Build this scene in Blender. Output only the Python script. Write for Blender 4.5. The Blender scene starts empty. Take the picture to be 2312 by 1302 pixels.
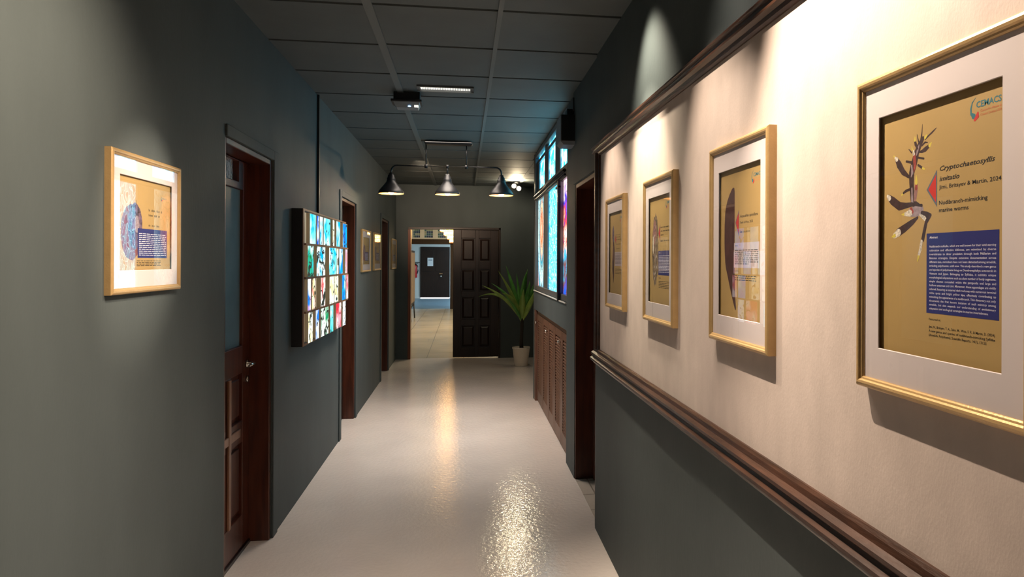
import bpy, bmesh, math, random
from mathutils import Vector, Matrix
random.seed(7)
PI = math.pi
S = bpy.context.scene
COL = S.collection

# ------------------------------------------------------------------ camera
TH = math.atan(.15)
cam_d = bpy.data.cameras.new('camera')
cam = bpy.data.objects.new('camera', cam_d); COL.objects.link(cam)
cam_d.sensor_width = 36; cam_d.sensor_fit = 'HORIZONTAL'
cam_d.lens = 36*1604/2312
cam_d.shift_x = (1156-1288)/2312
cam_d.shift_y = -61/2312
cam_d.clip_start = .02; cam_d.clip_end = 100
cam.matrix_world = Matrix.Translation((0, 0, 1.6)) @ Matrix.Rotation(-TH, 4, 'Z') @ Matrix.Rotation(PI/2, 4, 'X') @ Matrix.Rotation(.004, 4, 'Z')
S.camera = cam
# ------------------------------------------------------------------ exposure, world
S.view_settings.view_transform = 'Standard'
S.view_settings.look = 'None'
S.view_settings.gamma = 1
S.view_settings.use_curve_mapping = False
S.view_settings.exposure = 1.35
w = bpy.data.worlds.new('world'); S.world = w; w.use_nodes = True
w.node_tree.nodes['Background'].inputs[0].default_value = (.5, .6, .7, 1)
w.node_tree.nodes['Background'].inputs[1].default_value = .05

# ------------------------------------------------------------------ lights
def light(name, kind, loc, power, col, target=None, size=.02, angle=60, blend=.6, sy=None):
    d = bpy.data.lights.new(name, kind); d.energy = power; d.color = col
    if kind == 'AREA':
        d.size = size
        if sy: d.shape = 'RECTANGLE'; d.size_y = sy
    else: d.shadow_soft_size = size
    if kind == 'SPOT': d.spot_size = math.radians(angle); d.spot_blend = blend
    o = bpy.data.objects.new(name, d); COL.objects.link(o); o.location = loc
    if target is not None:
        o.rotation_euler = (Vector(target)-Vector(loc)).to_track_quat('-Z', 'Y').to_euler()
    return o
WARM = (1, .80, .62); WW = (1, .66, .36)
# ceiling track heads above the near part of the corridor
light('track_spot', 'SPOT', (.305, 1.70, 2.74), 84, WARM, (.785, 1.15, 1.38), .006, 72, .7)
light('track_spot', 'SPOT', (.305, 2.38, 2.74), 32, WARM, (.785, 2.00, 1.60), .006, 52, .8)
light('track_spot', 'SPOT', (.345, 3.02, 2.74), 52, (1, .84, .64), (.785, 2.95, 1.80), .006, 52, .8)
light('track_spot', 'SPOT', (.305, 3.88, 2.74), 38, WARM, (.785, 3.60, 1.62), .006, 50, .8)
light('track_spot', 'SPOT', (.50, 2.98, 2.79), 30, (1, .86, .66), (.785, 2.93, 2.25), .03, 76, 1)
light('track_spot', 'SPOT', (.28, 2.92, 2.66), 80, WARM, (-1.09, 2.63, 1.71), .006, 25, .85)
light('track_spot', 'SPOT', (.0, 1.70, 2.74), 84, (1, .78, .58), (-1.09, 1.85, 1.75), .03, 82, 1)
light('added_fill', 'AREA', (.25, 2.0, 2.80), 34, (1, .83, .68), (-.45, 2.1, 0), .3, sy=3.0).data.spread = math.radians(84)  # added soft fill over the near floor, not a track head
light('added_fill', 'AREA', (-.15, 6.9, 2.82), 18, (1, .86, .74), (-.15, 6.9, 0), .5, sy=1.6).data.spread = math.radians(120)  # added fill for the middle of the corridor, has no fitting
light('added_fill', 'SPOT', (-.55, 8.9, 2.78), 74, (1, .72, .50), (-.35, 11.8, 2.42), .08, 46, 1)  # added spot that brightens the end wall, has no fitting
# pendant bulbs
for x in (-.738, -.172, .384):
    light('pendant_bulb_light', 'POINT', (x, 7.45, 2.286), 18, (1, .70, .42), None, .012)
# twin spot in the far corner
light('twin_spot_light', 'POINT', (.80, 10.90, 2.70), 6, (1, .82, .58), None, .03)
# hall beyond the doorway
light('hall_ceiling_light', 'AREA', (1.3, 18, 3.15), 110, (1, .86, .62), (1.3, 18, 0), 1.6, sy=8)
light('back_room_light', 'AREA', (1.0, 27.5, 3.1), 90, (.66, .88, 1), (1.0, 27.5, 0), 2, sy=4)

# ------------------------------------------------------------------ materials
class NT:
    def __init__(s, name):
        s.m = bpy.data.materials.new(name); s.m.use_nodes = True
        s.t = s.m.node_tree; s.n = s.t.nodes; s.l = s.t.links
        s.b = s.n['Principled BSDF']; s.out = s.n['Material Output']
    def add(s, typ, **kw):
        n = s.n.new(typ)
        for k, v in kw.items(): setattr(n, k, v)
        return n
    def link(s, a, b): s.l.new(a, b)
    def math(s, op, a, b=None, c=None):
        n = s.add('ShaderNodeMath', operation=op)
        for i, v in enumerate((a, b, c)):
            if v is None: continue
            if isinstance(v, (int, float)): n.inputs[i].default_value = v
            else: s.link(v, n.inputs[i])
        return n.outputs[0]
    def mix(s, f, a, b):
        n = s.add('ShaderNodeMix', data_type='RGBA')
        for k, v in ((0, f), (6, a), (7, b)):
            if isinstance(v, (int, float)): n.inputs[k].default_value = v
            elif isinstance(v, tuple): n.inputs[k].default_value = v if len(v) == 4 else v+(1,)
            else: s.link(v, n.inputs[k])
        return n.outputs[2]
    def ramp(s, f, stops):
        n = s.add('ShaderNodeValToRGB'); e = n.color_ramp.elements
        while len(e) < len(stops): e.new(.5)
        for i, (p, c) in enumerate(stops):
            e[i].position = p; e[i].color = c if len(c) == 4 else tuple(c)+(1,)
        s.link(f, n.inputs[0]); return n.outputs[0]

def mat(name, col, rough=.6, metal=0, noise=0, nscale=8, bump=0, bscale=60, coat=0, stretch=None, spec=.5, rnoise=0):
    t = NT(name); b = t.b
    b.inputs['Base Color'].default_value = tuple(col)+(1,)
    b.inputs['Roughness'].default_value = rough
    b.inputs['Metallic'].default_value = metal
    b.inputs['Specular IOR Level'].default_value = spec
    if coat: b.inputs['Coat Weight'].default_value = coat; b.inputs['Coat Roughness'].default_value = .1
    g = t.add('ShaderNodeNewGeometry')
    mp = t.add('ShaderNodeMapping'); t.link(g.outputs['Position'], mp.inputs[0])
    if stretch: mp.inputs['Scale'].default_value = stretch
    if noise:
        n = t.add('ShaderNodeTexNoise'); n.inputs['Scale'].default_value = nscale; n.inputs['Detail'].default_value = 6
        t.link(mp.outputs[0], n.inputs['Vector'])
        d = tuple(c*(1-noise) for c in col); e = tuple(min(1, c*(1+noise)) for c in col)
        t.link(t.ramp(n.outputs[0], [(.3, d), (.7, e)]), b.inputs['Base Color'])
        if rnoise:
            t.link(t.math('MULTIPLY_ADD', n.outputs[0], rnoise, rough-rnoise/2), b.inputs['Roughness'])
    if bump:
        n = t.add('ShaderNodeTexNoise'); n.inputs['Scale'].default_value = bscale; n.inputs['Detail'].default_value = 4
        t.link(mp.outputs[0], n.inputs['Vector'])
        bp = t.add('ShaderNodeBump'); bp.inputs['Strength'].default_value = bump; bp.inputs['Distance'].default_value = .01
        t.link(n.outputs[0], bp.inputs['Height']); t.link(bp.outputs[0], b.inputs['Normal'])
    return t.m

def emis(name, col, st):
    t = NT(name); t.b.inputs['Base Color'].default_value = tuple(col)+(1,)
    t.b.inputs['Emission Color'].default_value = tuple(col)+(1,)
    t.b.inputs['Emission Strength'].default_value = st
    return t.m

M = {}
M['paint'] = mat('dark_grey_green_paint', (.072, .088, .090), .62, noise=.10, nscale=3, bump=.08, bscale=90, stretch=(1, 1, .35), spec=.16)
M['paint_ceiling'] = mat('dark_ceiling_paint', (.078, .094, .096), .65, noise=.08, nscale=4, bump=.05, bscale=70)
M['batten'] = mat('grey_batten_paint', (.12, .137, .137), .6)
M['beige'] = mat('beige_wallpaper', (.50, .425, .382), .7, noise=.07, nscale=14, bump=.06, bscale=240, stretch=(1, 1, .5))
M['wood'] = mat('dark_red_wood', (.080, .021, .010), .32, noise=.35, nscale=6, stretch=(6, 6, .6), bump=.04, bscale=30)
M['wood_red'] = mat('reddish_wood', (.16, .045, .020), .35, noise=.25, nscale=6, stretch=(6, 6, .6))
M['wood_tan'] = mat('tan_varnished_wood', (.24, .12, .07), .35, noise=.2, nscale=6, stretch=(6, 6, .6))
M['door_dark'] = mat('near_black_brown_wood', (.016, .007, .005), .36, noise=.35, nscale=5, stretch=(6, 6, .6), bump=.05, bscale=30)
M['moulding'] = mat('brown_moulding_wood', (.036, .015, .008), .36, noise=.55, nscale=7, stretch=(5, .7, 5), bump=.15, bscale=25)
M['louver'] = mat('brown_louver_wood', (.12, .055, .034), .42, noise=.25, nscale=6, stretch=(3, 3, .8))
M['gold'] = mat('champagne_gold_frame', (.50, .335, .15), .36, metal=.4, noise=.06, nscale=30, stretch=(1, 1, 1), bump=.08, bscale=200)
M['mat_board'] = mat('pale_mat_board', (.66, .60, .60), .85)
M['paper'] = mat('gold_paper', (.44, .30, .11), .55, noise=.04, nscale=6)
M['ink'] = mat('black_ink', (.004, .003, .003), .6)
M['navy'] = mat('navy_print', (.018, .022, .16), .5)
M['lilac'] = mat('lilac_print', (.50, .42, .44), .5)
M['white_ink'] = mat('white_print', (.75, .73, .80), .6)
M['red_ink'] = mat('red_print', (.55, .025, .020), .55)
M['grey_ink'] = mat('slate_print', (.10, .13, .17), .55)
M['teal_ink'] = mat('teal_print', (.02, .17, .22), .55)
M['orange_ink'] = mat('orange_print', (.62, .17, .07), .55)
M['sp_dark'] = mat('specimen_dark', (.045, .022, .022), .55, noise=.4, nscale=120)
M['sp_grey'] = mat('specimen_grey', (.30, .24, .27), .55, noise=.3, nscale=150)
M['sp_red'] = mat('specimen_red', (.30, .05, .04), .55, noise=.4, nscale=150)
M['sp_rose'] = mat('specimen_rose', (.27, .14, .13), .55, noise=.3, nscale=150)
M['sp_white'] = mat('specimen_white', (.62, .58, .50), .55, noise=.5, nscale=300)
M['sp_yellow'] = mat('specimen_yellow', (.62, .52, .08), .55)
M['sp_brown'] = mat('specimen_brown', (.065, .022, .020), .55, noise=.25, nscale=60)
M['sp_stone'] = mat('specimen_mottled', (.17, .12, .075), .55, noise=.75, nscale=70)
M['sp_chest'] = mat('specimen_chestnut', (.20, .055, .03), .5, noise=.3, nscale=60)
M['sp_violet'] = mat('specimen_violet', (.12, .08, .13), .5, noise=.7, nscale=80)
M['black'] = mat('matt_black', (.008, .008, .009), .5)
M['black_metal'] = mat('black_metal', (.007, .007, .008), .42, metal=.2, spec=.35)
M['grey_metal'] = mat('grey_aluminium', (.16, .165, .17), .38, metal=.6)
M['chrome'] = mat('chrome', (.6, .58, .54), .18, metal=1)
M['white_plastic'] = mat('white_plastic', (.62, .60, .55), .4)
M['grey_plastic'] = mat('grey_plastic', (.16, .18, .20), .45)
M['pot'] = mat('cream_ceramic', (.80, .72, .60), .4)
M['leaf'] = mat('green_leaf', (.085, .30, .05), .42, noise=.35, nscale=9)
M['leaf_pale'] = mat('pale_green_leaf', (.26, .40, .08), .45, noise=.25, nscale=9)
M['trunk'] = mat('dark_trunk', (.03, .022, .015), .8, bump=.4, bscale=80)
M['soil'] = mat('soil', (.02, .014, .01), .9, bump=.5)
M['white_wall'] = mat('white_wall', (.70, .72, .72), .8)
M['cream'] = mat('cream_paint', (.60, .58, .50), .7)
M['red'] = mat('red_enamel', (.50, .015, .02), .3)
M['paper_white'] = mat('white_paper', (.75, .76, .80), .7)
M['tile'] = mat('cream_tile', (.55, .47, .38), .25, noise=.06, nscale=4)
M['bulb'] = emis('warm_bulb', (1, .70, .36), 14)
M['shade_in'] = mat('pale_shade_lining', (.62, .36, .15), .5)
M['spot_bulb'] = emis('spot_bulb', (1, .80, .50), 170)
M['led'] = emis('white_led', (.95, .93, .85), .40)
M['blue_led'] = emis('blue_led', (.35, .62, 1), 3)
M['box_glow'] = emis('lit_tan_backing', (.95, .80, .55), .10)
M['divider'] = emis('lit_glass_edge', (.22, .165, .095), .13)

def floor_mat(name, col, rough, tile=None):
    t = NT(name); b = t.b
    g = t.add('ShaderNodeNewGeometry')
    n = t.add('ShaderNodeTexNoise'); n.inputs['Scale'].default_value = 1.2; n.inputs['Detail'].default_value = 5
    t.link(g.outputs['Position'], n.inputs['Vector'])
    c = t.ramp(n.outputs[0], [(.3, tuple(x*.90 for x in col)), (.7, tuple(x*1.06 for x in col))])
    n3 = t.add('ShaderNodeTexNoise'); n3.inputs['Scale'].default_value = 5; n3.inputs['Detail'].default_value = 8
    t.link(g.outputs['Position'], n3.inputs['Vector'])
    sp = t.ramp(n3.outputs[0], [(.0, (0, 0, 0)), (.74, (0, 0, 0)), (.79, (1, 1, 1))])
    c = t.mix(t.math('MULTIPLY', sp, .25), c, tuple(x*.45 for x in col))
    if tile:
        br = t.add('ShaderNodeTexBrick'); br.offset = 0
        br.inputs['Color1'].default_value = (1, 1, 1, 1); br.inputs['Color2'].default_value = (1, 1, 1, 1); br.inputs['Mortar'].default_value = (.45, .42, .38, 1)
        br.inputs['Scale'].default_value = 1; br.inputs['Brick Width'].default_value = tile; br.inputs['Row Height'].default_value = tile
        br.inputs['Mortar Size'].default_value = .005
        t.link(g.outputs['Position'], br.inputs['Vector'])
        mx = t.add('ShaderNodeMix', data_type='RGBA', blend_type='MULTIPLY'); mx.inputs[0].default_value = 1
        t.link(c, mx.inputs[6]); t.link(br.outputs[0], mx.inputs[7]); c = mx.outputs[2]
    t.link(c, b.inputs['Base Color'])
    t.link(t.math('MULTIPLY_ADD', n.outputs[0], .10, rough-.05), b.inputs['Roughness'])
    nb = t.add('ShaderNodeTexNoise'); nb.inputs['Scale'].default_value = 34; nb.inputs['Detail'].default_value = 3
    t.link(g.outputs['Position'], nb.inputs['Vector'])
    nc = t.add('ShaderNodeTexNoise'); nc.inputs['Scale'].default_value = 120; nc.inputs['Detail'].default_value = 2
    t.link(g.outputs['Position'], nc.inputs['Vector'])
    h = t.math('MULTIPLY_ADD', nc.outputs[0], .22, nb.outputs[0])
    bp = t.add('ShaderNodeBump'); bp.inputs['Strength'].default_value = .22; bp.inputs['Distance'].default_value = .01
    t.link(h, bp.inputs['Height']); t.link(bp.outputs[0], b.inputs['Normal'])
    return t.m
M['floor'] = floor_mat('glossy_cream_epoxy_floor', (.76, .69, .64), .10)
M['floor_hall'] = floor_mat('cream_tiled_floor', (.46, .42, .34), .20, .6)
M['floor_back'] = floor_mat('blue_grey_floor', (.13, .20, .26), .35)
M['floor_recess'] = floor_mat('recess_tile_floor', (.50, .45, .39), .3, .3)

def glass_mat():
    t = NT('picture_glass'); t.n.remove(t.b)
    tr = t.add('ShaderNodeBsdfTransparent'); gl = t.add('ShaderNodeBsdfGlossy'); gl.inputs['Roughness'].default_value = .0
    g = t.add('ShaderNodeNewGeometry'); dp = t.add('ShaderNodeVectorMath', operation='DOT_PRODUCT')
    t.link(g.outputs['Normal'], dp.inputs[0]); t.link(g.outputs['Incoming'], dp.inputs[1])
    c = t.math('SUBTRACT', 1, t.math('ABSOLUTE', dp.outputs['Value']))
    f = t.math('MULTIPLY_ADD', t.math('POWER', c, 5), .85, .085)
    mx = t.add('ShaderNodeMixShader'); t.link(f, mx.inputs[0]); t.link(tr.outputs[0], mx.inputs[1]); t.link(gl.outputs[0], mx.inputs[2])
    t.link(mx.outputs[0], t.out.inputs[0]); return t.m
M['glass'] = glass_mat()
M['door_glass'] = mat('blue_tinted_door_glass', (.13, .24, .30), .22, noise=.15, nscale=3)
M['transom_glass'] = mat('textured_transom_glass', (.20, .13, .09), .22, bump=.5, bscale=60, spec=1)

def stained(name, y0, y1, z0, z1, kind, st):
    """backlit coloured film; pattern in world metres, fixed to the pane"""
    t = NT(name); b = t.b
    g = t.add('ShaderNodeNewGeometry'); sx = t.add('ShaderNodeSeparateXYZ'); t.link(g.outputs['Position'], sx.inputs[0])
    yc, zc = (y0+y1)/2, (z0+z1)/2
    dy = t.math('ABSOLUTE', t.math('SUBTRACT', sx.outputs[1], yc)) if kind in ('blue', 'ring') else t.math('SUBTRACT', sx.outputs[1], yc)
    dz = t.math('SUBTRACT', sx.outputs[2], zc)
    cb = t.add('ShaderNodeCombineXYZ'); t.link(dy, cb.inputs[0]); t.link(dz, cb.inputs[1])
    n0 = t.add('ShaderNodeTexNoise'); n0.inputs['Scale'].default_value = 6; t.link(cb.outputs[0], n0.inputs['Vector'])
    mp = t.add('ShaderNodeMapping'); mp.inputs['Scale'].default_value = (2.4, 1, 1) if kind == 'blue' else (1.6, 1, 1)
    av = t.add('ShaderNodeVectorMath', operation='MULTIPLY_ADD'); t.link(n0.outputs[1], av.inputs[0]); av.inputs[1].default_value = (.12, .12, 0); t.link(cb.outputs[0], av.inputs[2])
    t.link(av.outputs[0], mp.inputs[0])
    v = t.add('ShaderNodeTexVoronoi', feature='DISTANCE_TO_EDGE'); v.inputs['Scale'].default_value = 14 if kind != 'upper' else 9
    t.link(mp.outputs[0], v.inputs['Vector'])
    v2 = t.add('ShaderNodeTexVoronoi'); v2.inputs['Scale'].default_value = v.inputs['Scale'].default_value
    t.link(mp.outputs[0], v2.inputs['Vector'])
    sc = t.add('ShaderNodeSeparateColor'); t.link(v2.outputs['Color'], sc.inputs[0])
    edge = t.ramp(v.outputs['Distance'], [(.0, (1, 1, 1)), (.06, (0, 0, 0))])
    n = t.add('ShaderNodeTexNoise'); n.inputs['Scale'].default_value = 7; n.inputs['Detail'].default_value = 4; t.link(cb.outputs[0], n.inputs['Vector'])
    if kind == 'blue':
        c = t.ramp(sc.outputs[0], [(0, (.0, .02, .09)), (.3, (.0, .07, .20)), (.6, (.0, .14, .28)), (1, (.02, .35, .45))])
        side = t.math('MULTIPLY', dy, 2.6)
        c = t.mix(t.math('MULTIPLY', n.outputs[0], .35), c, (.0, .25, .36))
        c = t.mix(t.math('MULTIPLY', edge, .85), c, (.28, .80, .85))
    elif kind == 'ring':
        r = t.math('SQRT', t.math('ADD', t.math('POWER', t.math('MULTIPLY', dy, 1.3), 2), t.math('POWER', t.math('MULTIPLY', t.math('ADD', dz, -.15), .75), 2)))
        r = t.math('MULTIPLY_ADD', n.outputs[0], .12, r)
        c = t.ramp(r, [(0, (.12, .35, .38)), (.08, (.6, .38, .25)), (.16, (.5, .08, .02)), (.26, (.6, .28, .16)), (.33, (.0, .13, .18)), (.48, (.35, .45, .40)), (.58, (.0, .15, .24)), (.75, (.4, .11, .04))])
        c = t.mix(t.math('MULTIPLY', sc.outputs[1], .35), c, (.05, .12, .12))
        c = t.mix(edge, c, (.03, .01, .01))
    elif kind == 'red':
        c = t.ramp(t.math('MULTIPLY_ADD', dz, .9, t.math('MULTIPLY_ADD', n.outputs[0], .9, .05)), [(0, (.0, .05, .35)), (.2, (.10, .03, .01)), (.36, (.0, .22, .36)), (.5, (.55, .30, .24)), (.62, (.35, .03, .01)), (.75, (.01, .02, .35)), (.9, (.5, .32, .36))])
        c = t.mix(edge, c, (.05, .02, .05))
    else:
        c = t.ramp(n.outputs[0], [(.25, (.0, .03, .16)), (.42, (.0, .11, .28)), (.52, (.01, .28, .40)), (.62, (.30, .62, .62)), (.75, (.4, .36, .14))])
        c = t.mix(t.math('MULTIPLY', edge, .4), c, (.35, .60, .62))
    em = t.add('ShaderNodeEmission'); t.link(c, em.inputs[0]); em.inputs[1].default_value = st
    gl = t.add('ShaderNodeBsdfGlossy'); gl.inputs[1].default_value = .15; gl.inputs[0].default_value = (.05, .05, .05, 1)
    ad = t.add('ShaderNodeAddShader'); t.link(em.outputs[0], ad.inputs[0]); t.link(gl.outputs[0], ad.inputs[1])
    t.n.remove(b); t.link(ad.outputs[0], t.out.inputs[0]); return t.m

def box_glass(name, top, bot, dark, seed, st=2.2, amount=.5):
    """lit piece of fused glass: colour change along its height, dark inclusions"""
    t = NT(name); g = t.add('ShaderNodeNewGeometry')
    mp = t.add('ShaderNodeMapping'); mp.inputs['Location'].default_value = (seed*3.7, seed*1.3, seed*2.1); mp.inputs['Scale'].default_value = (1, 1.2, 1.6)
    t.link(g.outputs['Position'], mp.inputs[0])
    n = t.add('ShaderNodeTexNoise'); n.inputs['Scale'].default_value = 7; n.inputs['Detail'].default_value = 2; n.inputs['Distortion'].default_value = .6; t.link(mp.outputs[0], n.inputs['Vector'])
    n2 = t.add('ShaderNodeTexNoise'); n2.inputs['Scale'].default_value = 9; n2.inputs['Detail'].default_value = 5; n2.inputs['Distortion'].default_value = 1.5; t.link(mp.outputs[0], n2.inputs['Vector'])
    c = t.mix(t.ramp(n.outputs[0], [(.38, (0, 0, 0)), (.62, (1, 1, 1))]), tuple(top), tuple(bot))
    n4 = t.add('ShaderNodeTexNoise'); n4.inputs['Scale'].default_value = 4; n4.inputs['Detail'].default_value = 2; t.link(mp.outputs[0], n4.inputs['Vector'])
    c = t.mix(t.ramp(n4.outputs[0], [(.5, (0, 0, 0)), (.62, (.7, .7, .7))]), c, (.58, .62, .58))
    if amount > 0:
        th = .66-.14*amount
        c = t.mix(t.ramp(n2.outputs[0], [(th, (0, 0, 0)), (th+.03, (1, 1, 1))]), c, tuple(dark))
    em = t.add('ShaderNodeEmission'); t.link(c, em.inputs[0]); em.inputs[1].default_value = st
    t.n.remove(t.b); t.link(em.outputs[0], t.out.inputs[0]); return t.m

# ------------------------------------------------------------------ mesh builder
class MB:
    def __init__(s): s.v = []; s.f = []; s.mi = []; s.sm = []
    def _a(s, vs, fs, m=0, smooth=False):
        o = len(s.v); s.v += [tuple(v) for v in vs]
        for f in fs: s.f.append(tuple(i+o for i in f)); s.mi.append(m); s.sm.append(smooth)
        return s
    def box(s, x0, x1, y0, y1, z0, z1, m=0):
        vs = [(x, y, z) for x in (x0, x1) for y in (y0, y1) for z in (z0, z1)]
        return s._a(vs, [(0, 1, 3, 2), (4, 6, 7, 5), (0, 4, 5, 1), (2, 3, 7, 6), (0, 2, 6, 4), (1, 5, 7, 3)], m)
    def poly(s, pts, m=0): return s._a(pts, [tuple(range(len(pts)))], m)
    def sweep(s, prof, a, b, ax, up, m=0, mit_a=0, mit_b=0, smooth=False):
        """profile (p,q) swept from a to b; p along ax, q along up; mitre: shift along path by mit*q"""
        a, b, ax, up = map(Vector, (a, b, ax, up)); d = (b-a).normalized(); n = len(prof)
        va = [a+ax*p+up*q+d*(mit_a*q) for p, q in prof]; vb = [b+ax*p+up*q+d*(mit_b*q) for p, q in prof]
        fs = [(i, (i+1) % n, n+(i+1) % n, n+i) for i in range(n)]
        s._a(va+vb, fs, m, smooth); o = len(s.v)-2*n
        s.f.append(tuple(o+i for i in reversed(range(n)))); s.mi.append(m); s.sm.append(False)
        s.f.append(tuple(o+n+i for i in range(n))); s.mi.append(m); s.sm.append(False)
        return s
    def lathe(s, prof, c=(0, 0, 0), n=32, m=0, axis='Z', smooth=True, cap=False):
        vs = []
        for r, z in prof:
            for k in range(n):
                a = 2*PI*k/n; p = (r*math.cos(a), r*math.sin(a), z)
                if axis == 'X': p = (p[2], p[0], p[1])
                if axis == 'Y': p = (p[0], p[2], p[1])
                vs.append((p[0]+c[0], p[1]+c[1], p[2]+c[2]))
        fs = [(i*n+k, i*n+(k+1) % n, (i+1)*n+(k+1) % n, (i+1)*n+k) for i in range(len(prof)-1) for k in range(n)]
        if cap: fs += [tuple(reversed(range(n))), tuple((len(prof)-1)*n+k for k in range(n))]
        return s._a(vs, fs, m, smooth)
    def tube(s, pts, r, m=0, n=12, caps=True):
        pts = [Vector(p) for p in pts]; rs = r if isinstance(r, (list, tuple)) else [r]*len(pts)
        vs = []; ref = None
        for i, p in enumerate(pts):
            d = (pts[min(i+1, len(pts)-1)]-pts[max(i-1, 0)]).normalized()
            if ref is None: ref = Vector((0, 0, 1)) if abs(d.z) < .9 else Vector((1, 0, 0))
            u = d.cross(ref).normalized(); v = d.cross(u).normalized(); ref = -u.cross(d) if False else v.cross(d).cross(d)*0+ref
            for k in range(n):
                a = 2*PI*k/n; vs.append(p+(u*math.cos(a)+v*math.sin(a))*rs[i])
        fs = [(i*n+k, i*n+(k+1) % n, (i+1)*n+(k+1) % n, (i+1)*n+k) for i in range(len(pts)-1) for k in range(n)]
        s._a(vs, fs, m, True)
        if caps:
            o = len(s.v)-len(vs)
            s.f += [tuple(o+k for k in range(n)), tuple(o+(len(pts)-1)*n+k for k in reversed(range(n)))]; s.mi += [m, m]; s.sm += [False, False]
        return s
    def build(s, name, mats, parent=None, org=(0, 0, 0), bevel=0, fix=True):
        me = bpy.data.meshes.new(name); o3 = Vector(org)
        me.from_pydata([Vector(v)-o3 for v in s.v], [], s.f)
        if not isinstance(mats, (list, tuple)): mats = [mats]
        for m in mats: me.materials.append(m)
        me.polygons.foreach_set('material_index', s.mi); me.polygons.foreach_set('use_smooth', s.sm)
        me.update()
        if fix:
            bm = bmesh.new(); bm.from_mesh(me); bmesh.ops.recalc_face_normals(bm, faces=bm.faces[:]); bm.to_mesh(me); bm.free()
        o = bpy.data.objects.new(name, me); COL.objects.link(o)
        if parent: o.parent = parent
        else: o.location = o3
        if bevel:
            b = o.modifiers.new('bevel', 'BEVEL'); b.width = bevel; b.segments = 2; b.limit_method = 'ANGLE'; b.angle_limit = math.radians(50)
        return o

def thing(name, label, cat, loc, group=None, kind=None, rz=0):
    o = bpy.data.objects.new(name, None); COL.objects.link(o); o.location = loc; o.rotation_euler = (0, 0, rz)
    o.empty_display_size = .1
    if label: o['label'] = label
    if cat: o['category'] = cat
    if group: o['group'] = group
    if kind: o['kind'] = kind
    return o
def struct(o, label=None):
    o['kind'] = 'structure'
    if label: o['label'] = label; 
    return o

# ================================================================== SHELL
XL, XR, XF, ZC, YE = -1.09, .785, .81, 2.84, 11.80
DH = 2.175                                  # door head height
struct(MB().box(-1.5, 2.1, -2.6, YE+.1, -.12, 0).build('floor', M['floor']), 'glossy cream epoxy floor of the corridor')
# left wall with three door openings
D = [(3.475, 4.30), (6.60, 7.465), (9.74, 10.63)]
b = MB(); ys = [-2.6]+[v for d in D for v in d]+[YE]
for i in range(0, len(ys), 2): b.box(XL-.30, XL, ys[i], ys[i+1], 0, ZC)
for d in D: b.box(XL-.30, XL, d[0], d[1], DH, ZC)
struct(b.build('wall_left', M['paint']), 'dark grey green painted wall left of the corridor')
# right wall: near length, door opening, window and cupboard bay
b = MB().box(XR, XR+.35, -2.6, 4.20, 0, ZC).box(XR+.01, XR+.35, 4.20, 5.18, 2.165, ZC)
b.box(XF, XF+.33, 5.18, 5.60, 0, ZC).box(XF, XF+.33, 8.24, 8.30, 0, ZC).box(XF, XF+.33, 5.60, 8.24, 1.05, 1.27)
b.box(XF+.07, XF+.33, 5.60, 8.24, 0, 1.05).box(XF+.07, XF+.33, 5.60, 8.24, 1.27, ZC)
struct(b.build('wall_right', M['paint']), 'dark painted wall right of the corridor')
struct(MB().box(XR+.33, 2.1, 8.2, 8.3, 0, ZC).build('wall_alcove', M['paint']))
struct(MB().box(2.0, 2.1, 8.3, YE, 0, ZC).build('wall_alcove_side', M['paint']))
struct(MB().box(XR-.004, XR+.001, -2.6, 4.04, 1.04, 2.25).build('trim_1', M['beige']), 'beige wallpaper panel between the two brown rails')
# end wall with doorway
EX0, EX1, EH = -.90, .60, 2.15
struct(MB().box(-1.39, EX0, YE, YE+.16, 0, ZC).box(EX1, 2.1, YE, YE+.16, 0, ZC).box(EX0, EX1, YE, YE+.16, EH, ZC).build('wall_back', M['paint']), 'dark painted end wall with the far doorway')
struct(MB().box(-1.5, 1.2, -2.7, -2.6, 0, ZC).build('wall_front', M['paint']))
# ceiling: boards with open joints, battens along the corridor
b = MB().box(-1.5, 2.1, -2.6, YE+.1, ZC+.012, ZC+.1, 1)
yj = [4.18-.645*k for k in range(11, 0, -1)]+[4.18, 4.825, 5.46, 6.12, 6.845, 7.48, 8.06, 8.70, 9.38, 10.02, 10.66, 11.3, 11.95]
for cx0, cx1 in ((-1.39, -.468), (-.462, .172), (.178, .83), (.83, 2.05)):
    off = .018 if cx0 < -1 else 0
    for k in range(len(yj)-1):
        if cx0 >= .83 and yj[k] < 8.2: continue
        b.box(cx0, cx1, yj[k]+.014+off, min(yj[k+1]-.014+off, YE), ZC, ZC+.012, 0)
struct(b.build('ceiling', [M['paint_ceiling'], M['black']]), 'dark panelled ceiling of the corridor')
struct(MB().box(-.487, -.443, -2.6, YE, ZC-.008, ZC).build('trim_2', M['batten']))
struct(MB().box(.163, .187, -2.6, YE, ZC-.007, ZC).build('trim_3', M['batten']))
struct(MB().box(.86, .90, 8.3, YE, ZC-.007, ZC).build('trim_4', M['batten']))

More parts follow.
